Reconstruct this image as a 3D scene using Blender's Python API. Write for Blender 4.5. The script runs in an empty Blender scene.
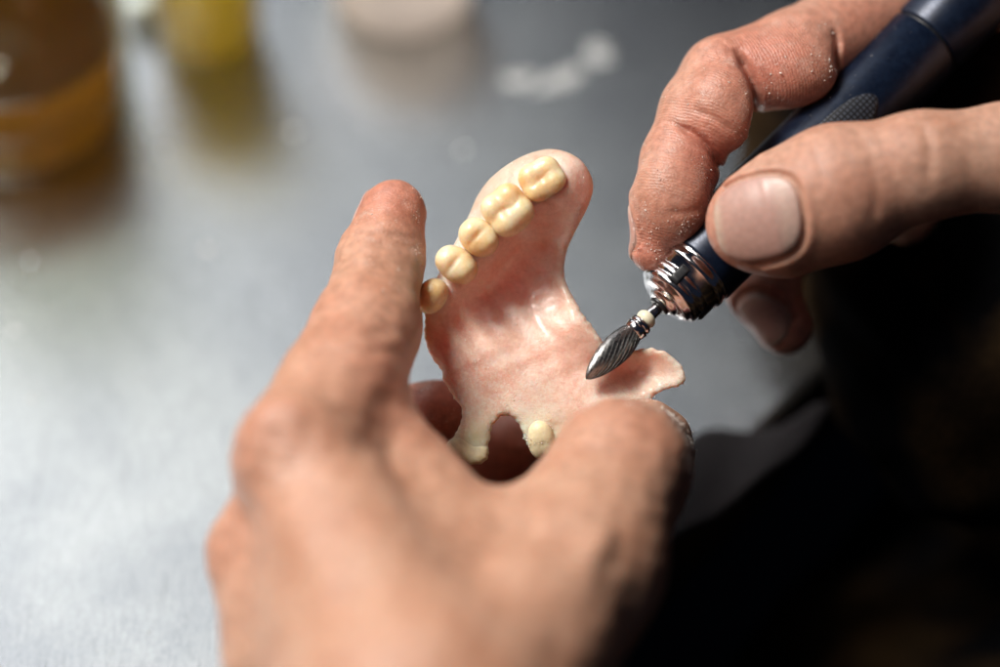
import bpy, bmesh, math, random
import numpy as np
from mathutils import Vector, Matrix, noise as mnoise

random.seed(7); rng = np.random.default_rng(7)
S = bpy.context.scene
COL = S.collection

# ------------------------------------------------------------------ frame
# "bench frame": millimetres, x right, y up the picture, z toward the photographer,
# origin at the denture, which is held BENCH_H above the bench.
PITCH = math.radians(47.0)
BENCH_H = 56.0
D = 555.5                       # camera to denture, mm
cp, sp = math.cos(PITCH), math.sin(PITCH)
R = np.array([[1, 0, 0], [0, sp, -cp], [0, cp, sp]])      # columns: view axes in world
ORG = np.array([0, 0, BENCH_H])
UPV = np.array([0, cp, sp])

def W(p):                       # bench frame mm -> world metres
    p = np.atleast_2d(np.asarray(p, float))
    return (p @ R.T + ORG) * 0.001
def P(px, py, z=0.0):           # place in the photograph + depth (mm) -> bench frame mm
    k = 0.2 * (D - z) / D
    return np.array([(px - 500) * k, (333.5 - py) * k, z])
def on_bench(px, py, h=0.0):    # where the line of sight meets height h (mm) over the bench, world mm
    c = np.array([0, 0, D]) @ R.T + ORG
    q = P(px, py, 0) @ R.T + ORG
    t = (h - c[2]) / (q[2] - c[2])
    return c + (q - c) * t

# ------------------------------------------------------------------ distance field tools
def smin(a, b, k):
    h = np.maximum(k - np.abs(a - b), 0) / k
    return np.minimum(a, b) - h * h * k * 0.25
def smax(a, b, k): return -smin(-a, -b, k)
def cap(p, a, b, ra, rb, n=None, f=1.0):
    a = np.asarray(a, float); b = np.asarray(b, float)
    ba = b - a; pa = p - a
    t = np.clip(pa @ ba / (ba @ ba), 0, 1)
    q = pa - t[:, None] * ba
    r = ra + (rb - ra) * t
    if n is not None:
        n = np.asarray(n, float); n = n / np.linalg.norm(n)
        qn = q @ n
        q = q + ((1 / f - 1) * qn)[:, None] * n
        return (np.sqrt((q * q).sum(1)) - r) * (0.5 + 0.5 * f)
    return np.sqrt((q * q).sum(1)) - r
def ell(p, c, ax, fr=None):
    q = p - np.asarray(c, float)
    if fr is not None: q = q @ np.asarray(fr).T
    q = q / np.asarray(ax, float)
    l = np.sqrt((q * q).sum(1)) + 1e-9
    g = np.sqrt(((q / np.asarray(ax, float)) ** 2).sum(1)) + 1e-9
    return l * (l - 1) / g
def poly_dist(p2, poly, closed=True):
    """distance (signed if closed) to a polyline in the plane"""
    poly = np.asarray(poly, float)
    n = len(poly); d = np.full(len(p2), 1e9); s = np.ones(len(p2))
    for i in range(n if closed else n - 1):
        a = poly[i]; b = poly[(i + 1) % n]
        e = b - a; w = p2 - a
        t = np.clip(w @ e / (e @ e + 1e-12), 0, 1)
        q = w - t[:, None] * e
        d = np.minimum(d, (q * q).sum(1))
        if closed:
            c1 = p2[:, 1] >= a[1]; c2 = p2[:, 1] < b[1]
            c3 = e[0] * w[:, 1] > e[1] * w[:, 0]
            flip = (c1 & c2 & c3) | (~c1 & ~c2 & ~c3)
            s = np.where(flip, -s, s)
    return np.sqrt(d) * (s if closed else 1)
def smooth_poly(pts, n=6, closed=True):
    pts = [np.asarray(q, float) for q in pts]; out = []
    m = len(pts)
    for i in range(m if closed else m - 1):
        g = (lambda j: pts[j % m]) if closed else (lambda j: pts[min(max(j, 0), m - 1)])
        p0, p1, p2, p3 = g(i - 1), g(i), g(i + 1), g(i + 2)
        for k in range(n):
            t = k / n
            out.append(0.5 * (2 * p1 + (p2 - p0) * t + (2 * p0 - 5 * p1 + 4 * p2 - p3) * t * t + (3 * p1 - p0 - 3 * p2 + p3) * t ** 3))
    if not closed: out.append(pts[-1])
    return np.array(out)

def surface(fn, lo, hi, h, B=8):
    """dual contouring of fn(points)->distance; returns verts, quads"""
    lo = np.asarray(lo, float); hi = np.asarray(hi, float)
    B = 4
    nb = np.ceil((hi - lo) / (h * 16)).astype(int) * 4
    N = nb * B
    G = np.full(N + 1, 9.0, np.float32)
    def mark(b, d, n):
        if d < 0: G[b[0]*n:(b[0]+1)*n+1, b[1]*n:(b[1]+1)*n+1, b[2]*n:(b[2]+1)*n+1] = -9
    big = np.stack(np.meshgrid(*[np.arange(k // 4) for k in nb], indexing='ij'), -1).reshape(-1, 3)
    dc = fn(lo + (big + 0.5) * 16 * h)
    act = np.abs(dc) < 16 * h * 0.87 * 1.25 + 2.0
    for b, d in zip(big[~act], dc[~act]): mark(b, d, 16)
    sub = np.stack(np.meshgrid(*[np.arange(4)] * 3, indexing='ij'), -1).reshape(-1, 3)
    bi = (big[act][:, None] * 4 + sub[None]).reshape(-1, 3)
    dc = fn(lo + (bi + 0.5) * 4 * h)
    act = np.abs(dc) < 4 * h * 0.87 * 1.25 + 0.9
    for b, d in zip(bi[~act], dc[~act]): mark(b, d, 4)
    loc = np.stack(np.meshgrid(*[np.arange(B + 1)] * 3, indexing='ij'), -1).reshape(-1, 3)
    ab = bi[act]
    for s in range(0, len(ab), 2000):
        blk = ab[s:s + 2000]
        idx = (blk[:, None, :] * B + loc[None]).reshape(-1, 3)
        v = fn(lo + idx * h)
        G[idx[:, 0], idx[:, 1], idx[:, 2]] = v
    sgn = G < 0
    c = np.zeros(N, np.uint8)
    for dx in (0, 1):
        for dy in (0, 1):
            for dz in (0, 1):
                c += sgn[dx:dx + N[0], dy:dy + N[1], dz:dz + N[2]]
    cell = np.argwhere((c > 0) & (c < 8))
    vid = np.full(N, -1, np.int64); vid[tuple(cell.T)] = np.arange(len(cell))
    acc = np.zeros((len(cell), 3)); cnt = np.zeros(len(cell))
    for ax in range(3):
        o = [a for a in range(3) if a != ax]
        for u in (0, 1):
            for w in (0, 1):
                a = cell.copy(); a[:, o[0]] += u; a[:, o[1]] += w
                b = a.copy(); b[:, ax] += 1
                va = G[tuple(a.T)].astype(float); vb = G[tuple(b.T)].astype(float)
                m = (va < 0) != (vb < 0)
                t = np.where(m, va / np.where(m, va - vb, 1), 0)
                pt = a + 0.0; pt[:, ax] += t
                acc[m] += pt[m]; cnt[m] += 1
    V = lo + acc / cnt[:, None] * h
    F = []
    for ax in range(3):
        o1, o2 = (ax + 1) % 3, (ax + 2) % 3
        sl0 = [slice(None)] * 3; sl1 = [slice(None)] * 3
        sl0[ax] = slice(0, -1); sl1[ax] = slice(1, None)
        e = np.argwhere(sgn[tuple(sl0)] != sgn[tuple(sl1)])
        e = e[(e[:, o1] > 0) & (e[:, o2] > 0) & (e[:, o1] < N[o1]) & (e[:, o2] < N[o2])]
        q = []
        for (u, w) in ((-1, -1), (0, -1), (0, 0), (-1, 0)):
            k = e.copy(); k[:, o1] += u; k[:, o2] += w
            q.append(vid[tuple(k.T)])
        q = np.stack(q, 1)
        f = sgn[tuple(e.T)]
        q[~f] = q[~f][:, ::-1]
        F.append(q)
    F = np.concatenate(F); F = F[(F >= 0).all(1)]
    return V, F

# ------------------------------------------------------------------ object tools
def tag(o, label=None, cat=None, group=None, kind=None):
    if label: o['label'] = label
    if cat: o['category'] = cat
    if group: o['group'] = group
    if kind: o['kind'] = kind
    return o
def link_mesh(name, verts_w, faces, mat, parent=None, origin=None, smooth=True):
    """verts in world metres"""
    V = np.asarray(verts_w, float)
    if parent is not None: base = np.array(parent.matrix_world_loc)
    else: base = np.asarray(origin, float) if origin is not None else V.mean(0)
    me = bpy.data.meshes.new(name)
    me.from_pydata((V - base).tolist(), [], [tuple(int(i) for i in f) for f in faces])
    me.polygons.foreach_set('use_smooth', [smooth] * len(me.polygons))
    me.update()
    o = bpy.data.objects.new(name, me); COL.objects.link(o)
    if mat is not None: me.materials.append(mat)
    org = np.array(origin if origin is not None else base, float)
    if parent is not None:
        o.parent = parent.ob; o.location = (0, 0, 0)
        org = base
    else:
        o.location = base
    return Node(o, base)
class Node:
    def __init__(s, ob, base): s.ob = ob; s.matrix_world_loc = tuple(base)
def empty(name, loc):
    o = bpy.data.objects.new(name, None); COL.objects.link(o); o.location = loc
    o.empty_display_size = 0.01
    return Node(o, loc)
def attr(node, name, data):
    a = node.ob.data.attributes.new(name, 'FLOAT' if data.ndim == 1 else 'FLOAT_VECTOR', 'POINT')
    a.data.foreach_set('value' if data.ndim == 1 else 'vector', np.ascontiguousarray(data, np.float32).ravel())
def lathe(profile, c, axis, seg=96, close=True, rfun=None):
    """profile [(s, r)], c world-metre point, axis unit vec; returns verts, faces"""
    axis = np.asarray(axis, float); axis /= np.linalg.norm(axis)
    t = np.array([0, 0, 1.0]) if abs(axis[2]) < 0.9 else np.array([1.0, 0, 0])
    u = np.cross(t, axis); u /= np.linalg.norm(u); v = np.cross(axis, u)
    th = np.arange(seg) / seg * 2 * math.pi
    V = []
    for (s, r) in profile:
        rr = np.full(seg, r) if rfun is None else rfun(s, r, th)
        V.append(c + axis * s + (np.cos(th) * rr)[:, None] * u + (np.sin(th) * rr)[:, None] * v)
    V = np.concatenate(V); F = []
    n = len(profile)
    for i in range(n - 1):
        for j in range(seg):
            k = (j + 1) % seg
            F.append((i * seg + j, i * seg + k, (i + 1) * seg + k, (i + 1) * seg + j))
    if close:
        F.append(tuple(range(seg))[::-1]); F.append(tuple((n - 1) * seg + j for j in range(seg)))
    return V, F

# ------------------------------------------------------------------ materials
def new_mat(name):
    m = bpy.data.materials.new(name); m.use_nodes = True
    nt = m.node_tree; b = nt.nodes['Principled BSDF']
    return m, nt, b
def N(nt, typ, **kw):
    n = nt.nodes.new(typ)
    for k, v in kw.items():
        if k in n.inputs: n.inputs[k].default_value = v
        else: setattr(n, k, v)
    return n
def L(nt, a, ao, b, bi): nt.links.new(a.outputs[ao], b.inputs[bi])
def coord_mm(nt):
    t = N(nt, 'ShaderNodeTexCoord'); m = N(nt, 'ShaderNodeMapping')
    m.inputs['Scale'].default_value = (1000,) * 3
    L(nt, t, 'Object', m, 'Vector'); return m
def noise(nt, co, scale, detail=4, rough=0.55, dist=0.0, out='Vector'):
    n = N(nt, 'ShaderNodeTexNoise'); n.inputs['Scale'].default_value = scale
    n.inputs['Detail'].default_value = detail; n.inputs['Roughness'].default_value = rough
    n.inputs['Distortion'].default_value = dist
    L(nt, co, out, n, 'Vector'); return n
def ramp(nt, src, so, stops, interp='LINEAR'):
    r = N(nt, 'ShaderNodeValToRGB'); cr = r.color_ramp; cr.interpolation = interp
    while len(cr.elements) < len(stops): cr.elements.new(0.5)
    for e, (p, c) in zip(cr.elements, stops):
        e.position = p; e.color = (c, c, c, 1) if isinstance(c, (int, float)) else (*c, 1)
    L(nt, src, so, r, 'Fac'); return r
def mixc(nt, a, ao, b, bo, f, fo, mode='MIX'):
    m = N(nt, 'ShaderNodeMix', data_type='RGBA', blend_type=mode)
    if fo is None: m.inputs[0].default_value = f
    else: L(nt, f, fo, m, 0)
    for s, so, k in ((a, ao, 6), (b, bo, 7)):
        if so is None: m.inputs[k].default_value = (*s, 1)
        else: L(nt, s, so, m, k)
    return m
def math_n(nt, op, a, ao, b=None, bo=None):
    m = N(nt, 'ShaderNodeMath', operation=op)
    if ao is None: m.inputs[0].default_value = a
    else: L(nt, a, ao, m, 0)
    if b is not None:
        if bo is None: m.inputs[1].default_value = b
        else: L(nt, b, bo, m, 1)
    return m

def skin(name, base, red, dustiness=0.3, ridge=0.5, rough=0.42):
    m, nt, b = new_mat(name); co = coord_mm(nt)
    n1 = noise(nt, co, 0.09, 5); n2 = noise(nt, co, 0.55, 5, 0.6)
    r1 = ramp(nt, n1, 'Fac', [(0.3, 0.0), (0.7, 1.0)])
    c = mixc(nt, base, None, tuple(x * y for x, y in zip(base, (0.84, 0.72, 0.66))), None, r1, 'Color')
    at = N(nt, 'ShaderNodeAttribute', attribute_name='redness')
    c = mixc(nt, c, 2, red, None, at, 'Fac')
    r2 = ramp(nt, n2, 'Fac', [(0.35, 0.82), (0.65, 1.12)])
    c = mixc(nt, c, 2, r2, 'Color', 1.0, None, 'MULTIPLY')
    # fine pale acrylic dust caught in the skin
    n3 = noise(nt, co, 2.8, 6, 0.8); n4 = noise(nt, co, 0.2, 3)
    ds = N(nt, 'ShaderNodeAttribute', attribute_name='dust')
    t = math_n(nt, 'MULTIPLY', n3, 'Fac', n4, 'Fac')
    r3 = ramp(nt, t, 0, [(0.28, 0.0), (0.40, 1.0)])
    t2 = math_n(nt, 'MULTIPLY', r3, 'Color', ds, 'Fac')
    t3 = math_n(nt, 'MULTIPLY', t2, 0, dustiness, None)
    c = mixc(nt, c, 2, (0.80, 0.68, 0.60), None, t3, 0)
    L(nt, c, 2, b, 'Base Color')
    b.inputs['Subsurface Weight'].default_value = 0.55
    b.inputs['Subsurface Radius'].default_value = (1.0, 0.42, 0.27)
    b.inputs['Subsurface Scale'].default_value = 0.0022
    b.inputs['Specular IOR Level'].default_value = 0.42
    rr = ramp(nt, n2, 'Fac', [(0.3, rough - 0.07), (0.7, rough + 0.13)])
    L(nt, rr, 'Color', b, 'Roughness')
    # friction ridges that run round the finger + pores + wrinkles
    uv = N(nt, 'ShaderNodeAttribute', attribute_name='along')
    wv = N(nt, 'ShaderNodeTexWave', wave_type='BANDS', bands_direction='X')
    wv.inputs['Scale'].default_value = 0.52; wv.inputs['Distortion'].default_value = 5.5
    wv.inputs['Detail'].default_value = 3; wv.inputs['Detail Scale'].default_value = 0.7
    L(nt, uv, 'Vector', wv, 'Vector')
    vo = N(nt, 'ShaderNodeTexVoronoi', feature='DISTANCE_TO_EDGE'); vo.inputs['Scale'].default_value = 1.1
    L(nt, co, 'Vector', vo, 'Vector')
    rv = ramp(nt, vo, 'Distance', [(0.0, 0.0), (0.25, 1.0)])
    nb = noise(nt, co, 2.6, 5, 0.7)
    b1 = N(nt, 'ShaderNodeBump'); b1.inputs['Strength'].default_value = ridge; b1.inputs['Distance'].default_value = 0.00016
    L(nt, wv, 'Fac', b1, 'Height')
    b2 = N(nt, 'ShaderNodeBump'); b2.inputs['Strength'].default_value = 0.2; b2.inputs['Distance'].default_value = 0.0002
    L(nt, rv, 'Color', b2, 'Height'); L(nt, b1, 'Normal', b2, 'Normal')
    b3 = N(nt, 'ShaderNodeBump'); b3.inputs['Strength'].default_value = 0.28; b3.inputs['Distance'].default_value = 0.00035
    L(nt, nb, 'Fac', b3, 'Height'); L(nt, b2, 'Normal', b3, 'Normal')
    L(nt, b3, 'Normal', b, 'Normal')
    return m

def simple(name, col, rough=0.5, metal=0.0, bump=0.0, bscale=1.0, sss=0.0, ssr=(1, .3, .2), sscale=0.003, var=0.15, coat=0.0):
    m, nt, b = new_mat(name); co = coord_mm(nt)
    n = noise(nt, co, bscale, 5, 0.6)
    r = ramp(nt, n, 'Fac', [(0.3, 1 - var), (0.7, 1 + var)])
    c = mixc(nt, col, None, r, 'Color', 1.0, None, 'MULTIPLY')
    L(nt, c, 2, b, 'Base Color')
    rr = ramp(nt, n, 'Fac', [(0.3, max(rough - .08, 0.03)), (0.7, rough + .08)]); L(nt, rr, 'Color', b, 'Roughness')
    b.inputs['Metallic'].default_value = metal
    b.inputs['Coat Weight'].default_value = coat
    if sss:
        b.inputs['Subsurface Weight'].default_value = sss
        b.inputs['Subsurface Radius'].default_value = ssr
        b.inputs['Subsurface Scale'].default_value = sscale
    if bump:
        bn = N(nt, 'ShaderNodeBump'); bn.inputs['Strength'].default_value = 0.7; bn.inputs['Distance'].default_value = bump * 0.001
        L(nt, n, 'Fac', bn, 'Height'); L(nt, bn, 'Normal', b, 'Normal')
    return m

M_skinL = skin('skin_left', (0.54, 0.313, 0.215), (0.52, 0.175, 0.12), 0.5, 0.10, 0.37)
M_skinR = skin('skin_right', (0.55, 0.328, 0.238), (0.52, 0.17, 0.12), 0.38, 0.28, 0.35)
M_nail = simple('nail', (0.52, 0.31, 0.26), 0.40, bump=0.05, bscale=0.5, sss=0.4, var=0.07)
M_tooth = simple('tooth_acrylic', (0.84, 0.65, 0.34), 0.28, bump=0.10, bscale=0.45, sss=0.6, ssr=(1, .7, .35), sscale=0.0025, var=0.10, coat=0.2)
def tooth_mat():
    m, nt, b = new_mat('tooth_amber'); co = coord_mm(nt)
    n = noise(nt, co, .22, 3); n2 = noise(nt, co, 1.5, 5, .7)
    r = ramp(nt, n, 'Fac', [(.32, (.82, .52, .25)), (.5, (.87, .65, .38)), (.68, (.89, .75, .52))])
    r2 = ramp(nt, n2, 'Fac', [(.35, .9), (.65, 1.05)]); c = mixc(nt, r, 'Color', r2, 'Color', 1, None, 'MULTIPLY'); L(nt, c, 2, b, 'Base Color')
    b.inputs['Subsurface Weight'].default_value = .8; b.inputs['Subsurface Radius'].default_value = (1, .62, .25); b.inputs['Subsurface Scale'].default_value = .004; b.inputs['Coat Weight'].default_value = .3; b.inputs['Coat Roughness'].default_value = .12
    rr = ramp(nt, n2, 'Fac', [(.3, .24), (.7, .42)]); L(nt, rr, 'Color', b, 'Roughness')
    bp = N(nt, 'ShaderNodeBump'); bp.inputs['Strength'].default_value = .5; bp.inputs['Distance'].default_value = .0002; L(nt, n2, 'Fac', bp, 'Height'); L(nt, bp, 'Normal', b, 'Normal')
    return m
M_tooth = tooth_mat()
def nail_mat():
    nt = M_nail.node_tree; b = nt.nodes['Principled BSDF']; at_ = N(nt, 'ShaderNodeAttribute', attribute_name='nailu')
    r = ramp(nt, at_, 'Fac', [(0.02, (.50, .32, .27)), (.18, (.54, .36, .30)), (.34, (.47, .27, .225)), (.88, (.46, .27, .22)), (.96, (.52, .38, .30))])
    co = coord_mm(nt); n = noise(nt, co, .9, 5, .7); r2 = ramp(nt, n, 'Fac', [(.35, .86), (.65, 1.08)])
    c = mixc(nt, r, 'Color', r2, 'Color', 1, None, 'MULTIPLY'); L(nt, c, 2, b, 'Base Color')
nail_mat()
M_tooth2 = simple('tooth_cream', (0.80, 0.70, 0.46), 0.42, bump=0.25, bscale=0.8, sss=0.5, ssr=(1, .7, .35), sscale=0.002, var=0.12)
M_chrome = simple('chrome', (0.72, 0.70, 0.71), 0.16, 1.0, var=0.06, bscale=0.4)
M_steel = simple('carbide', (0.31, 0.305, 0.30), 0.34, 1.0, bump=0.03, bscale=2.0, var=0.2)
M_bead = simple('cream_ring', (0.78, 0.70, 0.52), 0.4, sss=0.2, var=0.1)
M_dark = simple('black_slot', (0.01, 0.01, 0.012), 0.4)
M_dust = simple('acrylic_dust', (0.88, 0.74, 0.64), 0.6, sss=0.3, var=0.1)
M_crumb = simple('plaster', (0.85, 0.84, 0.82), 0.35, var=0.05)

# pink denture acrylic
def denture_mat():
    m, nt, b = new_mat('denture_acrylic'); co = coord_mm(nt)
    n1 = noise(nt, co, 0.13, 4, 0.6, 0.6); n2 = noise(nt, co, 1.1, 6, 0.7); n3 = noise(nt, co, 3.2, 4, 0.7)
    r1 = ramp(nt, n1, 'Fac', [(0.32, (0.83, 0.44, 0.33)), (0.5, (0.85, 0.52, 0.41)), (0.68, (0.87, 0.62, 0.53))])
    r2 = ramp(nt, n2, 'Fac', [(0.38, 0.94), (0.62, 1.05)])
    c = mixc(nt, r1, 'Color', r2, 'Color', 1.0, None, 'MULTIPLY')
    # red fibres
    mp = N(nt, 'ShaderNodeMapping'); mp.inputs['Rotation'].default_value = (0.3, 0.2, 0.9); mp.inputs['Scale'].default_value = (1, 7, 2)
    L(nt, co, 'Vector', mp, 'Vector')
    nf = noise(nt, mp, 0.5, 4, 0.6)
    rf = ramp(nt, nf, 'Fac', [(0.63, 0.0), (0.70, 0.4)])
    c = mixc(nt, c, 2, (0.62, 0.17, 0.12), None, rf, 'Color')
    pa = N(nt, 'ShaderNodeAttribute', attribute_name='pale')
    c = mixc(nt, c, 2, (0.80, 0.68, 0.45), None, pa, 'Fac')
    # ground, dusty surface
    ds = N(nt, 'ShaderNodeAttribute', attribute_name='dust')
    t = math_n(nt, 'MULTIPLY', n2, 'Fac', n3, 'Fac')
    r3 = ramp(nt, t, 0, [(0.22, 0.0), (0.34, 1.0)])
    t2 = math_n(nt, 'MULTIPLY', r3, 'Color', ds, 'Fac')
    t2 = math_n(nt, 'MULTIPLY', t2, 0, 0.65, None); c = mixc(nt, c, 2, (0.86, 0.75, 0.66), None, t2, 0)
    L(nt, c, 2, b, 'Base Color')
    rr = math_n(nt, 'MULTIPLY_ADD', ds, 'Fac', 0.30, None); rr.inputs[2].default_value = 0.25
    b.inputs['Coat Weight'].default_value = 0.25; b.inputs['Coat Roughness'].default_value = 0.15
    L(nt, rr, 0, b, 'Roughness')
    b.inputs['Subsurface Weight'].default_value = 0.75
    b.inputs['Subsurface Radius'].default_value = (1.0, 0.35, 0.22)
    b.inputs['Subsurface Scale'].default_value = 0.006
    b.inputs['Specular IOR Level'].default_value = 0.5
    bb = N(nt, 'ShaderNodeBump'); bb.inputs['Strength'].default_value = 0.6; bb.inputs['Distance'].default_value = 0.0004
    na = noise(nt, co, 0.7, 6, 0.65); L(nt, na, 'Fac', bb, 'Height')
    b2 = N(nt, 'ShaderNodeBump'); b2.inputs['Distance'].default_value = 0.0003
    L(nt, ds, 'Fac', b2, 'Strength'); L(nt, n3, 'Fac', b2, 'Height'); L(nt, bb, 'Normal', b2, 'Normal')
    L(nt, b2, 'Normal', b, 'Normal')
    return m
M_dent = denture_mat()

# ------------------------------------------------------------------ groove helper (creases in skin)
def groove(p, d, pts, amp, w, zmin):
    q = smooth_poly([P(*a)[:2] for a in pts], 3, False)
    m = (np.abs(d) < 3) & (p[:, 2] > zmin)
    lo_, hi_ = q.min(0) - 3 * w, q.max(0) + 3 * w
    m &= (p[:, 0] > lo_[0]) & (p[:, 0] < hi_[0]) & (p[:, 1] > lo_[1]) & (p[:, 1] < hi_[1])
    i = np.flatnonzero(m)
    if len(i) == 0: return d
    p2 = p[i, :2]
    k = poly_dist(p2, q, False)
    L_ = np.linalg.norm(q[-1] - q[0]) * 0.22
    e = np.minimum(np.linalg.norm(p2 - q[0], axis=1), np.linalg.norm(p2 - q[-1], axis=1)) / L_
    d = d.copy(); d[i] += amp * np.exp(-(k / w) ** 2) * np.clip(e, 0, 1)
    return d

class Nail:
    def __init__(s, c, u, n, hl, hw):
        s.c = np.asarray(c, float); s.n = np.asarray(n, float) / np.linalg.norm(n)
        u = np.asarray(u, float); u = u - (u @ s.n) * s.n; s.u = u / np.linalg.norm(u)
        s.v = np.cross(s.n, s.u); s.hl = hl; s.hw = hw
    def reg(s, p):
        q = p - s.c; a = q @ s.u / s.hl; b = q @ s.v / s.hw
        e = (np.abs(a) ** 2.8 + np.abs(b) ** 2.8) ** (1 / 2.8)
        return (e - 1) * min(s.hl, s.hw), q @ s.n, q @ s.u
    def carve(s, p, d):
        r, nn, uu = s.reg(p); m = nn > -s.hw * 0.75
        dd = np.where(uu < s.hl * 0.75, 0.75 * np.exp(-((r - 0.35) / 0.5) ** 2) - 0.35 * np.exp(-((r - 1.6) / 0.9) ** 2), 0)
        return d + dd * m
    def fn(s, base):
        def f(p):
            r, nn, _ = s.reg(p)
            return smax(smax(np.abs(base(p) - 0.05) - 0.38, r, 0.5), -(nn + s.hw * 0.75), 0.3)
        return f
    def build(s, base, name, parent, h=0.35):
        e = max(s.hl, s.hw) + 3
        V, F = surface(s.fn(base), s.c - e, s.c + e, h)
        o = link_mesh(name, W(V), F, M_nail, parent)
        attr(o, 'nailu', np.clip(((V - s.c) @ s.u) / s.hl * .5 + .5, 0, 1)); return o

def chain(pts): return [(P(*q[:3]), q[3]) for q in pts]
def chain_d(p, ch, k=2.0, n=None, f=1.0):
    d = None
    for (a, ra), (b, rb) in zip(ch[:-1], ch[1:]):
        c = cap(p, a, b, ra, rb, n, f)
        d = c if d is None else smin(d, c, k)
    return d
def along(V, chains):
    best = np.full(len(V), 1e9); out = np.zeros((len(V), 3))
    for ci, ch in enumerate(chains):
        s0 = 0.0
        for (a, ra), (b, rb) in zip(ch[:-1], ch[1:]):
            ba = b - a; l = np.linalg.norm(ba); t = np.clip((V - a) @ ba / (l * l), 0, 1)
            q = V - a - t[:, None] * ba; d = np.sqrt((q * q).sum(1)) - (ra + (rb - ra) * t)
            u = np.cross(ba / l, [0, 0, 1]); 
            ang = np.arctan2(q @ u, q[:, 2])
            m = d < best
            best = np.where(m, d, best)
            out[m] = np.stack([s0 + t * l, ang * 8, np.full(len(V), ci * 50.0)], 1)[m]
            s0 += l
    return out
def blur_attr(F, x, it=6):
    F = np.asarray(F); x = x.astype(float)
    E = np.concatenate([F[:, [0, 1]], F[:, [1, 2]], F[:, [2, 3]], F[:, [3, 0]]])
    for _ in range(it):
        s = x.copy(); c = np.ones(len(x))
        np.add.at(s, E[:, 0], x[E[:, 1]]); np.add.at(c, E[:, 0], 1)
        x = s / c
    return x

GR = []   # grain seeds: (point, normal, size)
def scatter(V, F, region, n, size, cond=None):
    """pick n spots of a surface inside the outline (in the photo's places) for dust grains"""
    tri = V[F]; c = tri.mean(1); nr = np.cross(tri[:, 2] - tri[:, 0], tri[:, 3] - tri[:, 1])
    nr /= np.linalg.norm(nr, axis=1)[:, None] + 1e-9
    reg = np.array([P(*q)[:2] for q in region])
    sc = D / (D - c[:, 2])
    ins = poly_dist(c[:, :2] * sc[:, None], reg) < 0
    ins &= nr[:, 2] > 0.05
    if cond is not None: ins &= cond(c)
    idx = np.flatnonzero(ins)
    if len(idx) == 0: return
    # uneven: weight by clustered noise
    w = np.array([max(0.02, mnoise.noise(Vector(c[i] * 0.22)) + 0.12) ** 2 for i in idx]); w /= w.sum()
    for i in rng.choice(idx, n, p=w):
        GR.append((c[i] + rng.normal(0, .25, 3) * 0.5, nr[i], size * rng.lognormal(0, 0.45)))

# ================================================================== LEFT HAND
Li = chain([(393, 214, -2, 6.7), (380, 262, 4, 8.3), (366, 330, 16, 10.2), (340, 394, 31, 12.0), (300, 458, 46, 12.4)])
Lt = chain([(642, 452, 4, 10.6), (622, 470, 26, 12.6), (588, 562, 46, 13.6), (520, 650, 62, 17), (440, 770, 84, 24)])
Lm = chain([(436, 413, -13, 7.0), (385, 432, -18, 8.2), (312, 480, -4, 8.8), (264, 552, 38, 8.6)])
Lr = chain([(556, 432, -26, 7.2), (470, 452, -32, 8.4), (350, 545, -12, 8.6), (285, 640, 40, 9.0)])
Ll = chain([(588, 486, -28, 7.4), (510, 510, -33, 7.6), (400, 610, -8, 7.8), (330, 710, 42, 8.8)])
Lweb = [((365, 431, 30, 10.2), (446, 549, 42, 12.5)), ((438, 560, 44, 12.5), (590, 575, 46, 12.5)), ((440, 600, 54, 15), (560, 600, 50, 15)), ((613, 478, 26, 12.6), (549, 560, 42, 13.6)),
        ((304, 462, 46, 11.8), (410, 700, 78, 19)), ((262, 560, 40, 8.6), (278, 665, 54, 10.0)), ((264, 552, 38, 8.6), (390, 720, 78, 18)), ((285, 640, 40, 9.0), (420, 740, 78, 20)), ((330, 710, 42, 8.8), (440, 770, 80, 22)),
        ((400, 540, 40, 13), (460, 720, 70, 22)), ((350, 600, 46, 13), (460, 720, 66, 22)), ((430, 740, 82, 23), (440, 1050, 118, 26))]
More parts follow.
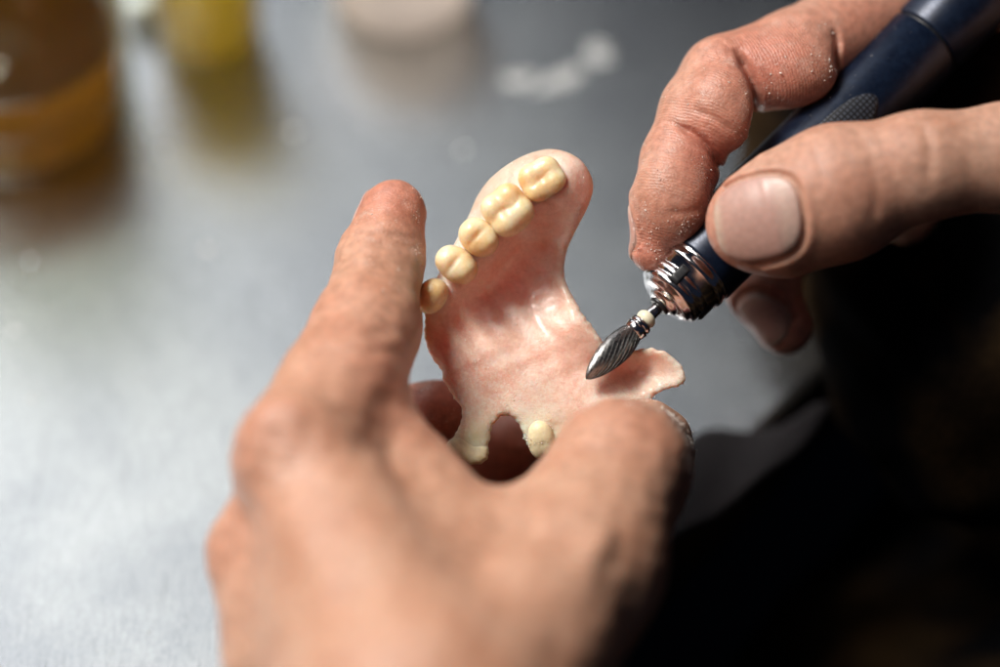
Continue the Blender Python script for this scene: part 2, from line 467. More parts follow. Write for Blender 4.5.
def f_left(p):
    d = chain_d(p, Li, 3)
    t = chain_d(p, Lt, 4)
    body = None
    for a, b in Lweb:
        c = cap(p, P(*a[:3]), P(*b[:3]), a[3], b[3])
        body = c if body is None else smin(body, c, 7)
    m = chain_d(p, Lm, 3); r = chain_d(p, Lr, 3); l = chain_d(p, Ll, 3)
    d = smin(d, body, 4); d = smin(d, t, 2.5)
    d = smin(d, m, 2.2); d = smin(d, smin(r, l, 1.0), 1.6)
    # knuckle heads and tendons
    d = smin(d, ell(p, P(290, 452, 54), (9, 10, 6)), 5)
    d = smin(d, ell(p, P(258, 548, 44), (8, 9, 6)), 5)
    d = smin(d, cap(p, P(300, 470, 55), P(400, 690, 88), 2.0, 3.0), 5)
    d = smin(d, cap(p, P(330, 520, 58), P(440, 660, 80), .9, 1.2), 3)
    d = smin(d, cap(p, P(400, 500, 50), P(440, 660, 80), .8, 1.1), 3)
    d = smin(d, cap(p, P(600, 540, 60), P(520, 680, 82), 1.2, 1.8), 4)
    # fold lines
    z0 = -60
    d = groove(p, d, [(352, 236, 0), (380, 246, 0), (424, 250, 0)], 0.35, 0.7, -3)
    d = groove(p, d, [(360, 230, 0), (390, 238, 0), (426, 240, 0)], 0.25, 0.6, -3)
    d = groove(p, d, [(330, 330, 16), (360, 336, 16), (405, 330, 16)], 0.35, 1.1, 8)
    d = groove(p, d, [(327, 345, 16), (360, 352, 16), (408, 350, 16)], 0.3, 1.1, 8)
    for k in range(5):
        d = groove(p, d, [(575 + 4*k, 455 + 9*k, 30), (620, 448 + 10*k, 30), (668, 468 + 9*k, 30)], 0.28, 0.9, 14)
    for k in range(5):
        d = groove(p, d, [(262, 432 + 12*k, 46), (300, 428 + 12*k, 46), (335, 446 + 12*k, 46)], 0.25, 1.0, 40)
    m = np.abs(d) < 3
    x, y, z = p[m].T; d = d.copy()
    d[m] += .22 * np.sin(x * .31 + 1.7 * np.sin(y * .17)) * np.sin(y * .27 + z * .2) + .12 * np.sin(x * .8 + y * .5 + np.sin(z * .6)) * np.sin(y * .9 - x * .3)
    return d
V, F = surface(f_left, P(150, 1010, 30) * [1, 1, 0] + [0, 0, -55], [62, 45, 150], 0.62)
left = link_mesh('left_hand', W(V), F, M_skinL)
tag(left.ob, 'blurred left hand in the foreground holding the pink denture between thumb and index finger', 'hand')
attr(left, 'along', along(V, [Li, Lt, Lm, Lr, Ll]))
def near(V, c, r): return np.exp(-(np.linalg.norm(V - P(*c), axis=1) / r) ** 2)
red = 0.75 * near(V, (393, 205, 0), 11) + 0.4 * near(V, (385, 385, 34), 13) + 0.22 * near(V, (262, 452, 54), 14) + 0.15*near(V, (235, 545, 48), 12) + 0.9 * near(V, (436, 413, -10), 11) + 0.8*near(V, (520, 460, -28), 22) + 0.25*near(V, (330, 330, 20), 12) + 0.25*near(V,(640,440,30),12)
attr(left, 'redness', np.clip(red, 0, 0.9))
dust = near(V, (398, 215, 4), 14) + near(V, (436, 395, -8), 10) + 1.3 * np.exp(-((V[:, 2] - 1) / 8) ** 2) * (V[:, 0] > P(600, 0, 5)[0])
attr(left, 'dust', np.clip(dust, 0, 1))
scatter(V, F, [(372, 175), (425, 190), (430, 300), (380, 300), (350, 235)], 240, 0.10)
scatter(V, F, [(415, 360), (462, 375), (465, 445), (420, 430)], 170, 0.09)
scatter(V, F, [(560, 410), (600, 392), (650, 388), (700, 420), (700, 500), (680, 500), (684, 440), (650, 404), (600, 410)], 700, 0.14)
nl = Nail(P(358, 214, -7), P(393, 180, -6) - P(378, 262, 4), (-0.8, 0.1, -0.55), 6.5, 5.2)
nl.build(f_left, 'fingernail', left)
print('left', len(V))

# ================================================================== RIGHT HAND
Ri = chain([(654, 250, -1, 4.7), (668, 207, -1, 7.2), (681, 162, -3, 7.9), (703, 112, -6, 8.5), (724, 79, -9, 8.6), (795, 56, -14, 9.4), (900, 8, -30, 11.5), (1050, -60, -44, 17)])
Rt = chain([(749, 224, 12, 8.4), (776, 217, 13, 11.6), (840, 190, 16, 12.4), (920, 166, 17, 10.2), (1010, 157, 15, 10.2), (1130, 150, 4, 15), (1200, 120, -8, 20)])
Rm = chain([(785, 327, -24, 5.8), (762, 286, -26, 7.3), (792, 200, -38, 8.8), (880, 70, -46, 9.6), (1060, -30, -50, 13)])
Rr = chain([(905, 215, -36, 6.2), (925, 185, -44, 7.6), (920, 150, -50, 8.6), (970, 70, -58, 9.5), (1110, 0, -55, 13)])
Rp = [((1050, -60, -44, 17), (1200, 30, -24, 22)), ((1200, 120, -8, 20), (1200, 30, -18, 22)), ((1060, -30, -50, 13), (1230, 20, -30, 22)), ((1110, 0, -55, 13), (1230, 40, -30, 22)), ((1210, 60, -14, 22), (1400, -60, 0, 25))]
rnail = Nail(P(757, 217, 22), P(712, 224, 12) - P(800, 212, 14), (-0.18, 0.12, 1), 8.6, 8.1)
mnail = Nail(P(765, 318, -21), P(785, 328, -24) - P(762, 288, -26), (-0.65, -0.45, 0.6), 6.0, 4.5)
inail = Nail(P(636, 232, -4), P(645, 262, -2) - P(655, 200, -2), (-0.85, -0.1, -0.40), 6.2, 4.8)
def f_right(p):
    d = chain_d(p, Ri, 2.2)
    # pads of the index finger bulging between its folds
    d = smin(d, ell(p, P(672, 195, 2), (7.3, 10.0, 6.5)), 2.5)
    d = smin(d, ell(p, P(722, 108, 0), (7.2, 9.0, 6.0)), 2.0)
    d = smin(d, ell(p, P(785, 72, -7), (10.5, 7.5, 6.5)), 2.5)
    t = chain_d(p, Rt, 3, (0, 0.1, 1), 0.82)
    t = smin(t, ell(p, P(830, 200, 12), (14, 11.5, 8.5)), 5)
    m = chain_d(p, Rm, 2.5); r = chain_d(p, Rr, 2.5)
    b = None
    for a, c in Rp:
        q = cap(p, P(*a[:3]), P(*c[:3]), a[3], c[3]); b = q if b is None else smin(b, q, 8)
    # flexion creases
    d = groove(p, d, [(672, 124, 0), (690, 134, 0), (704, 145, 0), (716, 160, 0), (724, 176, 0)], 1.7, 0.8, -9)
    d = groove(p, d, [(660, 122, 0), (676, 126, 0), (690, 134, 0)], 0.35, 0.5, -9)
    d = groove(p, d, [(735, 44, 0), (742, 58, 0), (752, 78, 0), (758, 100, 0), (757, 118, 0), (748, 140, 0)], 2.6, 1.0, -14)
    d = groove(p, d, [(836, 22, 0), (842, 38, 0), (841, 52, 0), (846, 70, 0)], 1.2, 0.7, -30)
    d = groove(p, d, [(690, 110, 0), (712, 120, 0), (735, 136, 0)], 0.45, 0.6, -9)
    d = groove(p, d, [(650, 155, 0), (680, 162, 0), (705, 180, 0)], 0.22, 0.6, -9)
    d = groove(p, d, [(662, 215, 0), (685, 214, 0), (708, 205, 0)], 0.30, 0.8, -9)
    for k in range(6):
        d = groove(p, d, [(690 + 7*k, 60 - 4*k, 0), (700 + 8*k, 52 - 4*k, 0), (704 + 9*k, 70 - 3*k, 0)], 0.14, 0.5, -14)
    t = groove(p, t, [(846, 128, 16), (866, 160, 16), (870, 200, 16), (862, 236, 16)], 0.28, 1.3, 10)
    t = groove(p, t, [(912, 118, 16), (922, 150, 16), (920, 190, 16)], 0.40, 1.2, 10)
    t = rnail.carve(p, t)
    m = mnail.carve(p, m)
    d = inail.carve(p, d)
    d = smin(d, b, 6); t = smin(t, b, 6); m = smin(m, b, 6); r = smin(r, b, 5)
    return smin(smin(d, smin(m, r, .8), 0.6), t, 0.6)
V, F = surface(f_right, [22, -16, -78], [190, 105, 40], 0.45)
right = link_mesh('right_hand', W(V), F, M_skinR)
tag(right.ob, 'dusty right hand pinching the dark blue handpiece like a pen', 'hand')
attr(right, 'along', along(V, [Ri, Rt, Rm, Rr]))
red = 0.8*near(V, (652, 255, 0), 9) + 0.55 * near(V, (700, 190, 2), 12) + 0.7 * near(V, (700, 145, 0), 9) + 0.6 * near(V, (750, 60, 0), 12) + 0.45 * near(V, (790, 90, -4), 14) + 0.5*near(V, (725, 240, 20), 9) + 0.8 * near(V, (785, 320, -18), 16) + 0.5*near(V, (880, 30, -12), 18) + 0.25*near(V, (850, 200, 26), 14)
attr(right, 'redness', np.clip(red * .8, 0, 0.85))
attr(right, 'dust', np.clip(0.9 * near(V, (670, 220, 4), 14) + 0.7*near(V, (710, 120, 0), 16) + 0.8 * near(V, (790, 65, -4), 16), 0, 1))
scatter(V, F, [(635, 170), (725, 150), (715, 190), (690, 235), (655, 272), (630, 260)], 330, 0.12)
scatter(V, F, [(640, 150), (680, 60), (740, 50), (765, 120), (745, 155), (690, 130)], 120, 0.11)
scatter(V, F, [(745, 30), (840, 20), (850, 65), (800, 105), (765, 100)], 190, 0.12)
rnail.build(f_right, 'thumbnail', right)
mnail.build(f_right, 'fingernail', right)
inail.build(f_right, 'fingernail', right)
print('right', len(V))

# ================================================================== DENTURE
OUT = [(545,148),(520,156),(495,172),(478,192),(466,218),(452,246),(438,272),(427,298),(423,328),(428,352),(440,370),(444,384),(455,400),(462,413),(456,430),(448,445),
       (458,457),(481,462),(489,447),(493,428),(500,418),(508,416),(516,421),(522,434),(528,448),(540,457),(552,446),(570,440),(600,428),(630,415),(650,400),(659,393),(668,389),(678,387),(685,380),(682,368),
       (672,356),(655,348),(636,349),(618,352),(606,345),(592,325),(577,302),(566,278),(567,254),(577,230),(589,206),(594,184),(584,163),(566,151)]
outl = smooth_poly([P(*q)[:2] for q in OUT], 4)
CT = [(541,181,6.4),(507,210,6.6),(478,238,6.2),(457,265,5.7),(434,293,4.6),(545,148,-1),(520,156,0),(495,172,-2),(466,218,-3),(438,272,-3.5),(422,330,-2),(575,178,5.5),(582,208,4.0),(566,195,6),(594,184,0.5),(566,151,2),
      (548,225,1.2),(525,245,-1.6),(498,275,-2.2),(470,302,-1.8),(577,232,1.5),(567,260,-1.2),(568,282,-1.6),(585,318,1.2),(575,324,2.2),(604,342,2.0),(540,290,-4.0),(515,310,-3.0),(545,335,-0.5),(500,340,0),(475,345,0.5),
      (436,352,0.5),(456,388,2.2),(468,430,4.8),(465,455,6.5),(500,395,1.8),(540,410,3.0),(540,455,3.5),(575,385,2.0),(590,345,1.0),(605,365,-0.6),(625,375,-1.8),(645,372,-1.6),(620,392,2.2),(650,388,2.6),(600,405,4),(660,352,4.0),(640,352,2.2),(681,370,4.6),(665,372,1.0),(678,382,4.2),(618,354,0.5),(640,400,2),(600,428,3)]
cx = np.array([P(a, b)[:2] for a, b, _ in CT]); cz = np.array([c for *_, c in CT], float)
def tps(r2): return 0.5 * r2 * np.log(r2 + 1e-6)
K = tps(((cx[:, None] - cx[None]) ** 2).sum(-1)) + np.eye(len(cx)) * 8.0
A = np.zeros((len(cx) + 3,) * 2); A[:len(cx), :len(cx)] = K; A[:len(cx), -3:] = np.c_[np.ones(len(cx)), cx]; A[-3:, :len(cx)] = A[:len(cx), -3:].T
wt = np.linalg.solve(A, np.r_[cz, 0, 0, 0])
def hgt(p2):
    r2 = ((p2[:, None] - cx[None]) ** 2).sum(-1)
    return tps(r2) @ wt[:-3] + wt[-3] + p2 @ wt[-2:]
def f_dent(p):
    d2 = poly_dist(p[:, :2], outl)
    d2 = d2 + (0.22 * np.sin(p[:, 0] * 2.1 + 2 * np.sin(p[:, 1] * 1.3)) * np.sin(p[:, 1] * 2.4 + p[:, 0])) * (p[:, 1] < 5)
    h = hgt(p[:, :2])
    x, y = p[:, 0], p[:, 1]
    und = 0.18 * np.sin(x * 0.9 + 1.3 * np.sin(y * 0.5)) * np.sin(y * 0.8 + x * .3)
    # rugae (folds of the palate) near the front
    fr = np.exp(-(((x - P(470, 0)[0]) / 9) ** 2 + ((y - P(0, 345)[1]) / 8) ** 2))
    und = und + 0.35 * fr * np.sin((x * 0.75 + y * 0.65) * 1.5)
    dz = np.abs(p[:, 2] - h - und + 1.0) - 1.30 - 0.3 * np.exp(-(((x - P(662, 0)[0]) / 5) ** 2 + ((y - P(0, 368)[1]) / 4) ** 2))
    return smax(d2, dz * 0.85, 1.9)
V, F = surface(f_dent, [-19, -30, -9], [40, 40, 12], 0.34)
dent = link_mesh('partial_denture', W(V), F, M_dent)
tag(dent.ob, 'pink acrylic upper partial denture with yellowish teeth held up in the left hand', 'denture')
dx = 0.22*np.exp(-(((V[:, 0] - P(505, 0)[0]) / 18) ** 2 + ((V[:, 1] - P(0, 385)[1]) / 11) ** 2)) + 0.7*np.exp(-(((V[:, 0] - P(490, 0)[0]) / 12) ** 2 + ((V[:, 1] - P(0, 395)[1]) / 7) ** 2))
ed = np.exp(-((poly_dist(V[:, :2], outl) + 0.6) / 1.2) ** 2) * 0.7
dx = dx + ed * (V[:, 1] < 25) + 0.30*np.exp(-((V[:,0]-P(450,0)[0])/7)**2 - ((V[:,1]-P(0,325)[1])/8)**2) + 0.6*np.exp(-((V[:,0]-P(600,0)[0])/14)**2 - ((V[:,1]-P(0,398)[1])/4)**2)
attr(dent, 'dust', np.clip(dx + 0.08, 0, 1))
attr(dent, 'pale', np.clip(1.1 * near(V, (466, 446, 5), 6.0) + 1.0 * near(V, (541, 440, 2), 5.5) + .35 * near(V, (430, 315, 0), 5), 0, 1))
scatter(V, F, OUT, 420, 0.09)
scatter(V, F, [(425, 300), (470, 300), (560, 400), (545, 450), (470, 430), (430, 360)], 520, 0.10)
scatter(V, F, [(560, 385), (690, 378), (680, 400), (600, 425), (540, 420)], 260, 0.10)

def tooth(px, py, z, a, b, c, ang, kind, tilt=(0, 0), mat=None, name='tooth'):
    ct = P(px, py, z); th = math.radians(ang)
    e1 = np.array([math.cos(th), math.sin(th), 0]); e2 = np.array([-math.sin(th), math.cos(th), 0]); e3 = np.array([0, 0, 1.0])
    e3 = e3 + tilt[0] * e1 + tilt[1] * e2; e3 /= np.linalg.norm(e3)
    e1 = e1 - (e1 @ e3) * e3; e1 /= np.linalg.norm(e1); e2 = np.cross(e3, e1)
    Fm = np.array([e1, e2, e3])
    def f(p):
        q = (p - ct) @ Fm.T
        x, y, zz = q[:, 0], q[:, 1], q[:, 2]
        m = min(a, b, c)
        e = (np.abs(x / a) ** 2.2 + np.abs(y / b) ** 2.2 + np.abs(zz / c) ** 2.6) ** (1 / 2.3)
        d = (e - 1) * m * 0.9
        if kind == 'molar':
            for sx, sy, hh in ((-.46, -.44, .95), (.46, -.42, .85), (-.44, .46, 1.0), (.46, .44, .9)):
                d = smin(d, ell(q, (sx * a, sy * b, c * 0.42 * hh), (a * .48, b * .48, c * .68)), 1.2)
            g = np.exp(-((y + .5 * np.sin(x * 1.1)) / (b * .10)) ** 2) * np.exp(-(x / (a * .62)) ** 2) + 0.8 * np.exp(-((x + .1 * a) / (a * .11)) ** 2) * np.exp(-(y / (b * .6)) ** 2)
            d = d + 0.24 * g * (zz > 0) + 0.45 * np.exp(-((x * x + y * y) / .9)) * (zz > 0)
        elif kind == 'worn':
            r = np.sqrt((x / a) ** 2 + (y / b) ** 2)
            d = smax(d, zz - c * .70, 1.0)
            for sx, sy in ((-.45, -.4), (.5, -.35), (-.4, .45), (.45, .45)):
                d = smin(d, ell(q, (sx * a, sy * b, c * .36), (a * .45, b * .45, c * .52)), 1.4)
            d = d + .22 * np.exp(-(((x + .1) / 1.5) ** 2 + ((y - .1) / 1.0) ** 2)) * (zz > 0) + .12 * np.exp(-((y - .3 * x) / .3) ** 2) * (r < .6) * (zz > 0)
        elif kind == 'premolar':
            d = smin(d, ell(q, (0, .42 * b, c * .42), (a * .74, b * .56, c * .74)), 1.0)
            d = smin(d, ell(q, (.1 * a, -.56 * b, c * .18), (a * .60, b * .42, c * .72)), .8)
            d = d + 0.28 * np.exp(-((y + .02 * b) / (b * .13)) ** 2) * np.exp(-(x / (a * .6)) ** 2) * (zz > 0)
        else:
            d = d + 0.15 * np.exp(-((x) / (a * .3)) ** 2) * (zz > 0) * (y < 0)
        return d
    e = max(a, b, c) * 1.35 + 1.2
    V, F = surface(f, ct - e, ct + e, 0.25)
    o = link_mesh(name, W(V), F, mat or M_tooth, dent)
    return V, F
teeth = [(542, 180, 5.4, 4.4, 3.9, 3.1, 28, 'worn', (-.05, .1)), (508, 211, 5.6, 4.6, 4.8, 3.8, 40, 'molar', (0, .12)), (479, 238, 5.2, 3.5, 4.0, 3.7, 47, 'premolar', (0, .15)),
         (457, 265, 5.2, 3.4, 4.2, 3.7, 52, 'premolar', (-.1, .2)), (432, 296, 3.2, 3.7, 2.9, 3.6, 58, 'incisor', (-.2, .15)), (414, 328, -0.5, 5.4, 1.6, 2.6, 84, 'incisor', (-.2, .1))]
for t in teeth:
    Vt, Ft = tooth(*t)
def f_tab(p):          # the worn front tooth that ends the left arm of the plate
    c = P(467, 441, 4); n = np.array([.30, .95, 0]); n /= np.linalg.norm(n)
    q = p - c; k = q @ n + .35 * np.sin(q[:, 0] * 1.3)
    return smax(smax(f_dent(p) - .22 - .25 * np.exp(-((k + 2.2) / 1.2) ** 2), k, .8), np.linalg.norm(q, axis=1) - 8, .3)
V1, F1 = surface(f_tab, P(467, 446, 4) - [8, 7, 9], P(467, 446, 4) + [8, 6, 7], .25)
link_mesh('tooth', W(V1), F1, M_tooth2, dent)
V2, F2 = tooth(541, 440, 3.0, 2.7, 4.0, 2.1, 8, 'incisor', (0, -.2), M_tooth2)
scatter(V2, F2, [(520, 410), (560, 410), (560, 460), (520, 460)], 60, 0.13)

# ================================================================== HANDPIECE AND BUR
tipb = P(586, 379, 5.5); far = P(934, 32, -19)
ax = far - tipb; LEN = np.linalg.norm(ax); ax /= LEN
def A_(s): return tipb + ax * s
axw = ax @ R.T
def at(s): return W(A_(s))[0]
mm = 0.001
def lp(prof): return [(s * mm, r * mm) for s, r in prof]
bur = empty('carbide_bur', at(12)); tag(bur.ob, 'fluted steel carbide bur with a cream ring touching the denture', 'bur')
prof = []
for i in range(70):
    t = i / 69; s = t * 13.6
    r = 3.0 * (1 - (1 - min(t / 0.66, 1)) ** 1.8) ** 0.68 if t < .66 else 3.0 - 0.9 * ((t - .66) / .34) ** 1.8
    prof.append((s, max(r, 0.12)))
def flute(s, r, th):
    ph = th * 18 / (2 * math.pi) + s / mm * 0.50
    ph2 = -th * 14 / (2 * math.pi) + s / mm * 1.2
    saw = ph - np.floor(ph); k = (1 - saw) ** 1.2
    k2 = np.clip(np.abs((ph2 - np.floor(ph2)) - .5) * 2, 0, .25) / .25
    return r * (0.89 + 0.12 * k * (0.93 + 0.07 * k2))
Vv, Ff = lathe(lp(prof), at(0), axw, 360, True, flute)
link_mesh('cutting_head', Vv, Ff, M_steel, bur, smooth=False)
Vv, Ff = lathe(lp([(13.4, 2.0), (13.6, 2.2), (14.3, 2.3), (14.9, 2.5), (15.1, 2.1), (15.3, 2.1), (15.5, 2.4), (16.2, 2.3), (16.5, 1.75), (17.0, 1.5), (18.6, 1.25), (27.5, 1.18)]), at(0), axw, 48)
link_mesh('shank', Vv, Ff, M_chrome, bur)
Vv, Ff = lathe(lp([(16.6, 1.3), (16.7, 1.85), (17.3, 2.05), (18.0, 1.95), (18.5, 1.5), (18.7, 1.2)]), at(0), axw, 48)
link_mesh('cream_ring', Vv, Ff, M_bead, bur)

m, nt, b = new_mat('handpiece_blue'); co = coord_mm(nt)
n = noise(nt, co, 0.5, 6, 0.7); r_ = ramp(nt, n, 'Fac', [(0.35, (0.003, 0.007, 0.020)), (0.65, (0.008, 0.016, 0.038))]); L(nt, r_, 'Color', b, 'Base Color')
b.inputs['Metallic'].default_value = 0.35
n2 = noise(nt, co, 1.4, 6, 0.8); r2 = ramp(nt, n2, 'Fac', [(0.3, 0.26), (0.75, 0.46)]); L(nt, r2, 'Color', b, 'Roughness')
M_blue = m
m, nt, b = new_mat('knurled_grip'); 
uvn = N(nt, 'ShaderNodeAttribute', attribute_name='gridmm')
ck = N(nt, 'ShaderNodeTexBrick'); ck.inputs['Scale'].default_value = 1.0; ck.offset = 0.0
ck.inputs['Color1'].default_value = (.045, .05, .065, 1); ck.inputs['Color2'].default_value = (.035, .04, .055, 1); ck.inputs['Mortar'].default_value = (.004, .004, .006, 1)
ck.inputs['Brick Width'].default_value = 1.0; ck.inputs['Row Height'].default_value = 1.0; ck.inputs['Mortar Size'].default_value = 0.16
L(nt, uvn, 'Vector', ck, 'Vector'); L(nt, ck, 'Color', b, 'Base Color'); b.inputs['Roughness'].default_value = 0.5
bp = N(nt, 'ShaderNodeBump'); bp.invert = True; bp.inputs['Distance'].default_value = 0.0003; L(nt, ck, 'Fac', bp, 'Height'); L(nt, bp, 'Normal', b, 'Normal')
M_grip = m

hp = empty('rotary_handpiece', at(60)); tag(hp.ob, 'dark blue metal rotary tool handpiece with a ribbed chrome collar', 'handpiece')
C0 = 22.6
Vv, Ff = lathe(lp([(C0 - 1.2, 1.5), (C0 - 1.1, 2.6), (C0 - .5, 3.4), (C0 - .1, 3.6), (C0 + .0, 4.9), (C0 + .5, 5.9), (C0 + 1.0, 6.2), (C0 + 1.1, 6.6), (C0 + 1.6, 7.05), (C0 + 2.6, 7.2), (C0 + 2.75, 7.05), (C0 + 3.1, 7.05), (C0 + 3.3, 7.4), (C0 + 4.6, 7.55), (C0 + 4.75, 7.4), (C0 + 5.1, 7.4),
                  (C0 + 5.3, 7.75), (C0 + 6.8, 7.9), (C0 + 7.0, 8.35), (C0 + 7.5, 8.5), (C0 + 8.2, 8.5), (C0 + 8.6, 8.2), (C0 + 9.4, 8.2), (C0 + 9.6, 8.4)]), at(0), axw, 128)
link_mesh('chrome_collar', Vv, Ff, M_chrome, hp)
Vv, Ff = lathe(lp([(C0 - 1.7, 1.25), (C0 - 1.75, 1.9), (C0 - 1.5, 2.2), (C0 - 1.0, 2.3)]), at(0), axw, 64)
link_mesh('chuck', Vv, Ff, M_dark, hp)
Vv, Ff = lathe(lp([(C0 + 9.5, 7.9), (C0 + 9.6, 8.35), (C0 + 10.2, 8.6), (C0 + 24, 8.75), (C0 + 50, 8.7), (C0 + 78.0, 8.6), (C0 + 78.3, 8.4)]), at(0), axw, 128)
body = link_mesh('body', Vv, Ff, M_blue, hp)
Vv, Ff = lathe(lp([(C0 + 78.2, 8.0), (C0 + 79.2, 8.0)]), at(0), axw, 128); link_mesh('seam_ring', Vv, Ff, M_dark, hp)
Vv, Ff = lathe(lp([(C0 + 79.0, 8.3), (C0 + 79.4, 8.6), (C0 + 95, 8.9), (C0 + 120, 9.2), (C0 + 142, 8.6), (C0 + 145, 5)]), at(0), axw, 128)
link_mesh('rear_sleeve', Vv, Ff, M_blue, hp)
# frames round the axis: u up-left in the picture, n toward the photographer
nz = np.array([0, 0, 1.0]) - ax[2] * ax; nz /= np.linalg.norm(nz); uu = np.cross(ax, nz)   # perpendicular in plane
if uu[1] < 0: uu = -uu
def patch(s0, s1, a0, a1, r, shape, nu=50, nv=50):
    """panel wrapped on the body: s along axis, angle from n toward uu (deg), oval outline by shape exponent"""
    Vp = []; G = []; idx = {}; F = []
    for i in range(nu + 1):
        for j in range(nv + 1):
            x = i / nu * 2 - 1; y = j / nv * 2 - 1
            if shape == 'oval':
                xx = x * math.sqrt(max(1 - y * y / 2, 0)); yy = y * math.sqrt(max(1 - x * x / 2, 0))
            else: xx, yy = x, y
            s = (s0 + s1) / 2 + xx * (s1 - s0) / 2; a = math.radians((a0 + a1) / 2 + yy * (a1 - a0) / 2)
            e = min(1, (1 - max(abs(x), abs(y))) * 8)
            rr = r - 0.5 * (1 - e)
            Vp.append(A_(s) + (math.cos(a) * nz + math.sin(a) * uu) * rr); G.append((s, a * 8.7, 0))
    for i in range(nu):
        for j in range(nv):
            k = i * (nv + 1) + j; F.append((k, k + 1, k + nv + 2, k + nv + 1))
    return np.array(Vp), F, np.array(G)
Vp, Fp, G = patch(C0 + 30, C0 + 60, -34, 26, 9.05, 'oval')
g = link_mesh('grip_panel', W(Vp), Fp, M_grip, hp); attr(g, 'gridmm', G / 0.95)
for a_ in (14, 104, 194, -76):
    Vp, Fp, G = patch(C0 + 2.2, C0 + 6.6, a_ - 9, a_ + 9, 7.95, 'rect', 8, 8)
    link_mesh('chuck_slot', W(Vp), Fp, M_dark, hp)

for i in range(60):
    s_ = C0 + rng.uniform(11, 76); a_ = math.radians(rng.uniform(20, 95)); nn_ = math.cos(a_) * nz + math.sin(a_) * uu
    GR.append((A_(s_) + nn_ * 8.72, nn_, 0.08 * rng.lognormal(0, .5)))
# ================================================================== BENCH
e0 = on_bench(655, 545); e1 = on_bench(850, 345)
ed_ = (e1 - e0); ed_ /= np.linalg.norm(ed_); en = np.array([-ed_[1], ed_[0], 0])   # points into the bench
if en[0] > 0: en = -en
a = e0 - ed_ * 900; b_ = e0 + ed_ * 1100; c_ = b_ + en * 1300; d_ = a + en * 1300
def slab(poly, z0, z1, bev, name, mat):
    bm = bmesh.new()
    vb = [bm.verts.new((q[0] * mm, q[1] * mm, z0 * mm)) for q in poly]
    f = bm.faces.new(vb); r = bmesh.ops.extrude_face_region(bm, geom=[f])
    for v in r['geom']:
        if isinstance(v, bmesh.types.BMVert): v.co.z = z1 * mm
    bmesh.ops.recalc_face_normals(bm, faces=bm.faces)
    bmesh.ops.bevel(bm, geom=list(bm.edges), offset=bev * mm, segments=4, affect='EDGES', profile=0.5)
    me = bpy.data.meshes.new(name); bm.to_mesh(me); bm.free()
    o = bpy.data.objects.new(name, me); COL.objects.link(o); me.materials.append(mat)
    return o
m, nt, b = new_mat('bench_steel'); co = coord_mm(nt)
mp = N(nt, 'ShaderNodeMapping'); mp.inputs['Rotation'].default_value = (0, 0, 0.5); mp.inputs['Scale'].default_value = (1, 0.09, 1); L(nt, co, 'Vector', mp, 'Vector')
ns = noise(nt, mp, 1.6, 5, 0.75); nl_ = noise(nt, co, 0.012, 5, 0.6, 0.5); nf = noise(nt, co, 1.3, 6, 0.8); nm = noise(nt, co, 0.05, 5, 0.65, 0.4)
r1 = ramp(nt, nl_, 'Fac', [(0.36, (0.42, 0.43, 0.44)), (0.62, (0.58, 0.585, 0.57))])
r2 = ramp(nt, nf, 'Fac', [(0.3, 0.78), (0.7, 1.18)]); cc = mixc(nt, r1, 'Color', r2, 'Color', 1.0, None, 'MULTIPLY')
mp2 = N(nt, 'ShaderNodeMapping'); mp2.inputs['Rotation'].default_value = (0, 0, -0.9); mp2.inputs['Scale'].default_value = (1, 0.02, 1); L(nt, co, 'Vector', mp2, 'Vector')
sc_ = noise(nt, mp2, 0.9, 3, 0.6); sr_ = ramp(nt, sc_, 'Fac', [(0.27, 0.5), (0.34, 1.0)]); cc = mixc(nt, cc, 2, sr_, 'Color', 1.0, None, 'MULTIPLY')
sb_ = ramp(nt, ns, 'Fac', [(0.3, 0.85), (0.7, 1.12)]); cc = mixc(nt, cc, 2, sb_, 'Color', 1.0, None, 'MULTIPLY')
L(nt, cc, 2, b, 'Base Color'); b.inputs['Metallic'].default_value = 0.98
r3 = ramp(nt, nm, 'Fac', [(0.3, 0.15), (0.7, 0.23)]); L(nt, r3, 'Color', b, 'Roughness')
bp = N(nt, 'ShaderNodeBump'); bp.inputs['Strength'].default_value = 0.35; bp.inputs['Distance'].default_value = 0.0002; L(nt, ns, 'Fac', bp, 'Height')
b2 = N(nt, 'ShaderNodeBump'); b2.inputs['Strength'].default_value = 0.25; b2.inputs['Distance'].default_value = 0.0002; L(nt, nf, 'Fac', b2, 'Height'); L(nt, bp, 'Normal', b2, 'Normal')
L(nt, b2, 'Normal', b, 'Normal'); M_bench = m
bench = slab([a, b_, c_, d_], -30, 0, 3, 'workbench_top', M_bench)
tag(bench, 'scratched brushed steel workbench top in the blurred background', 'workbench', kind='structure')

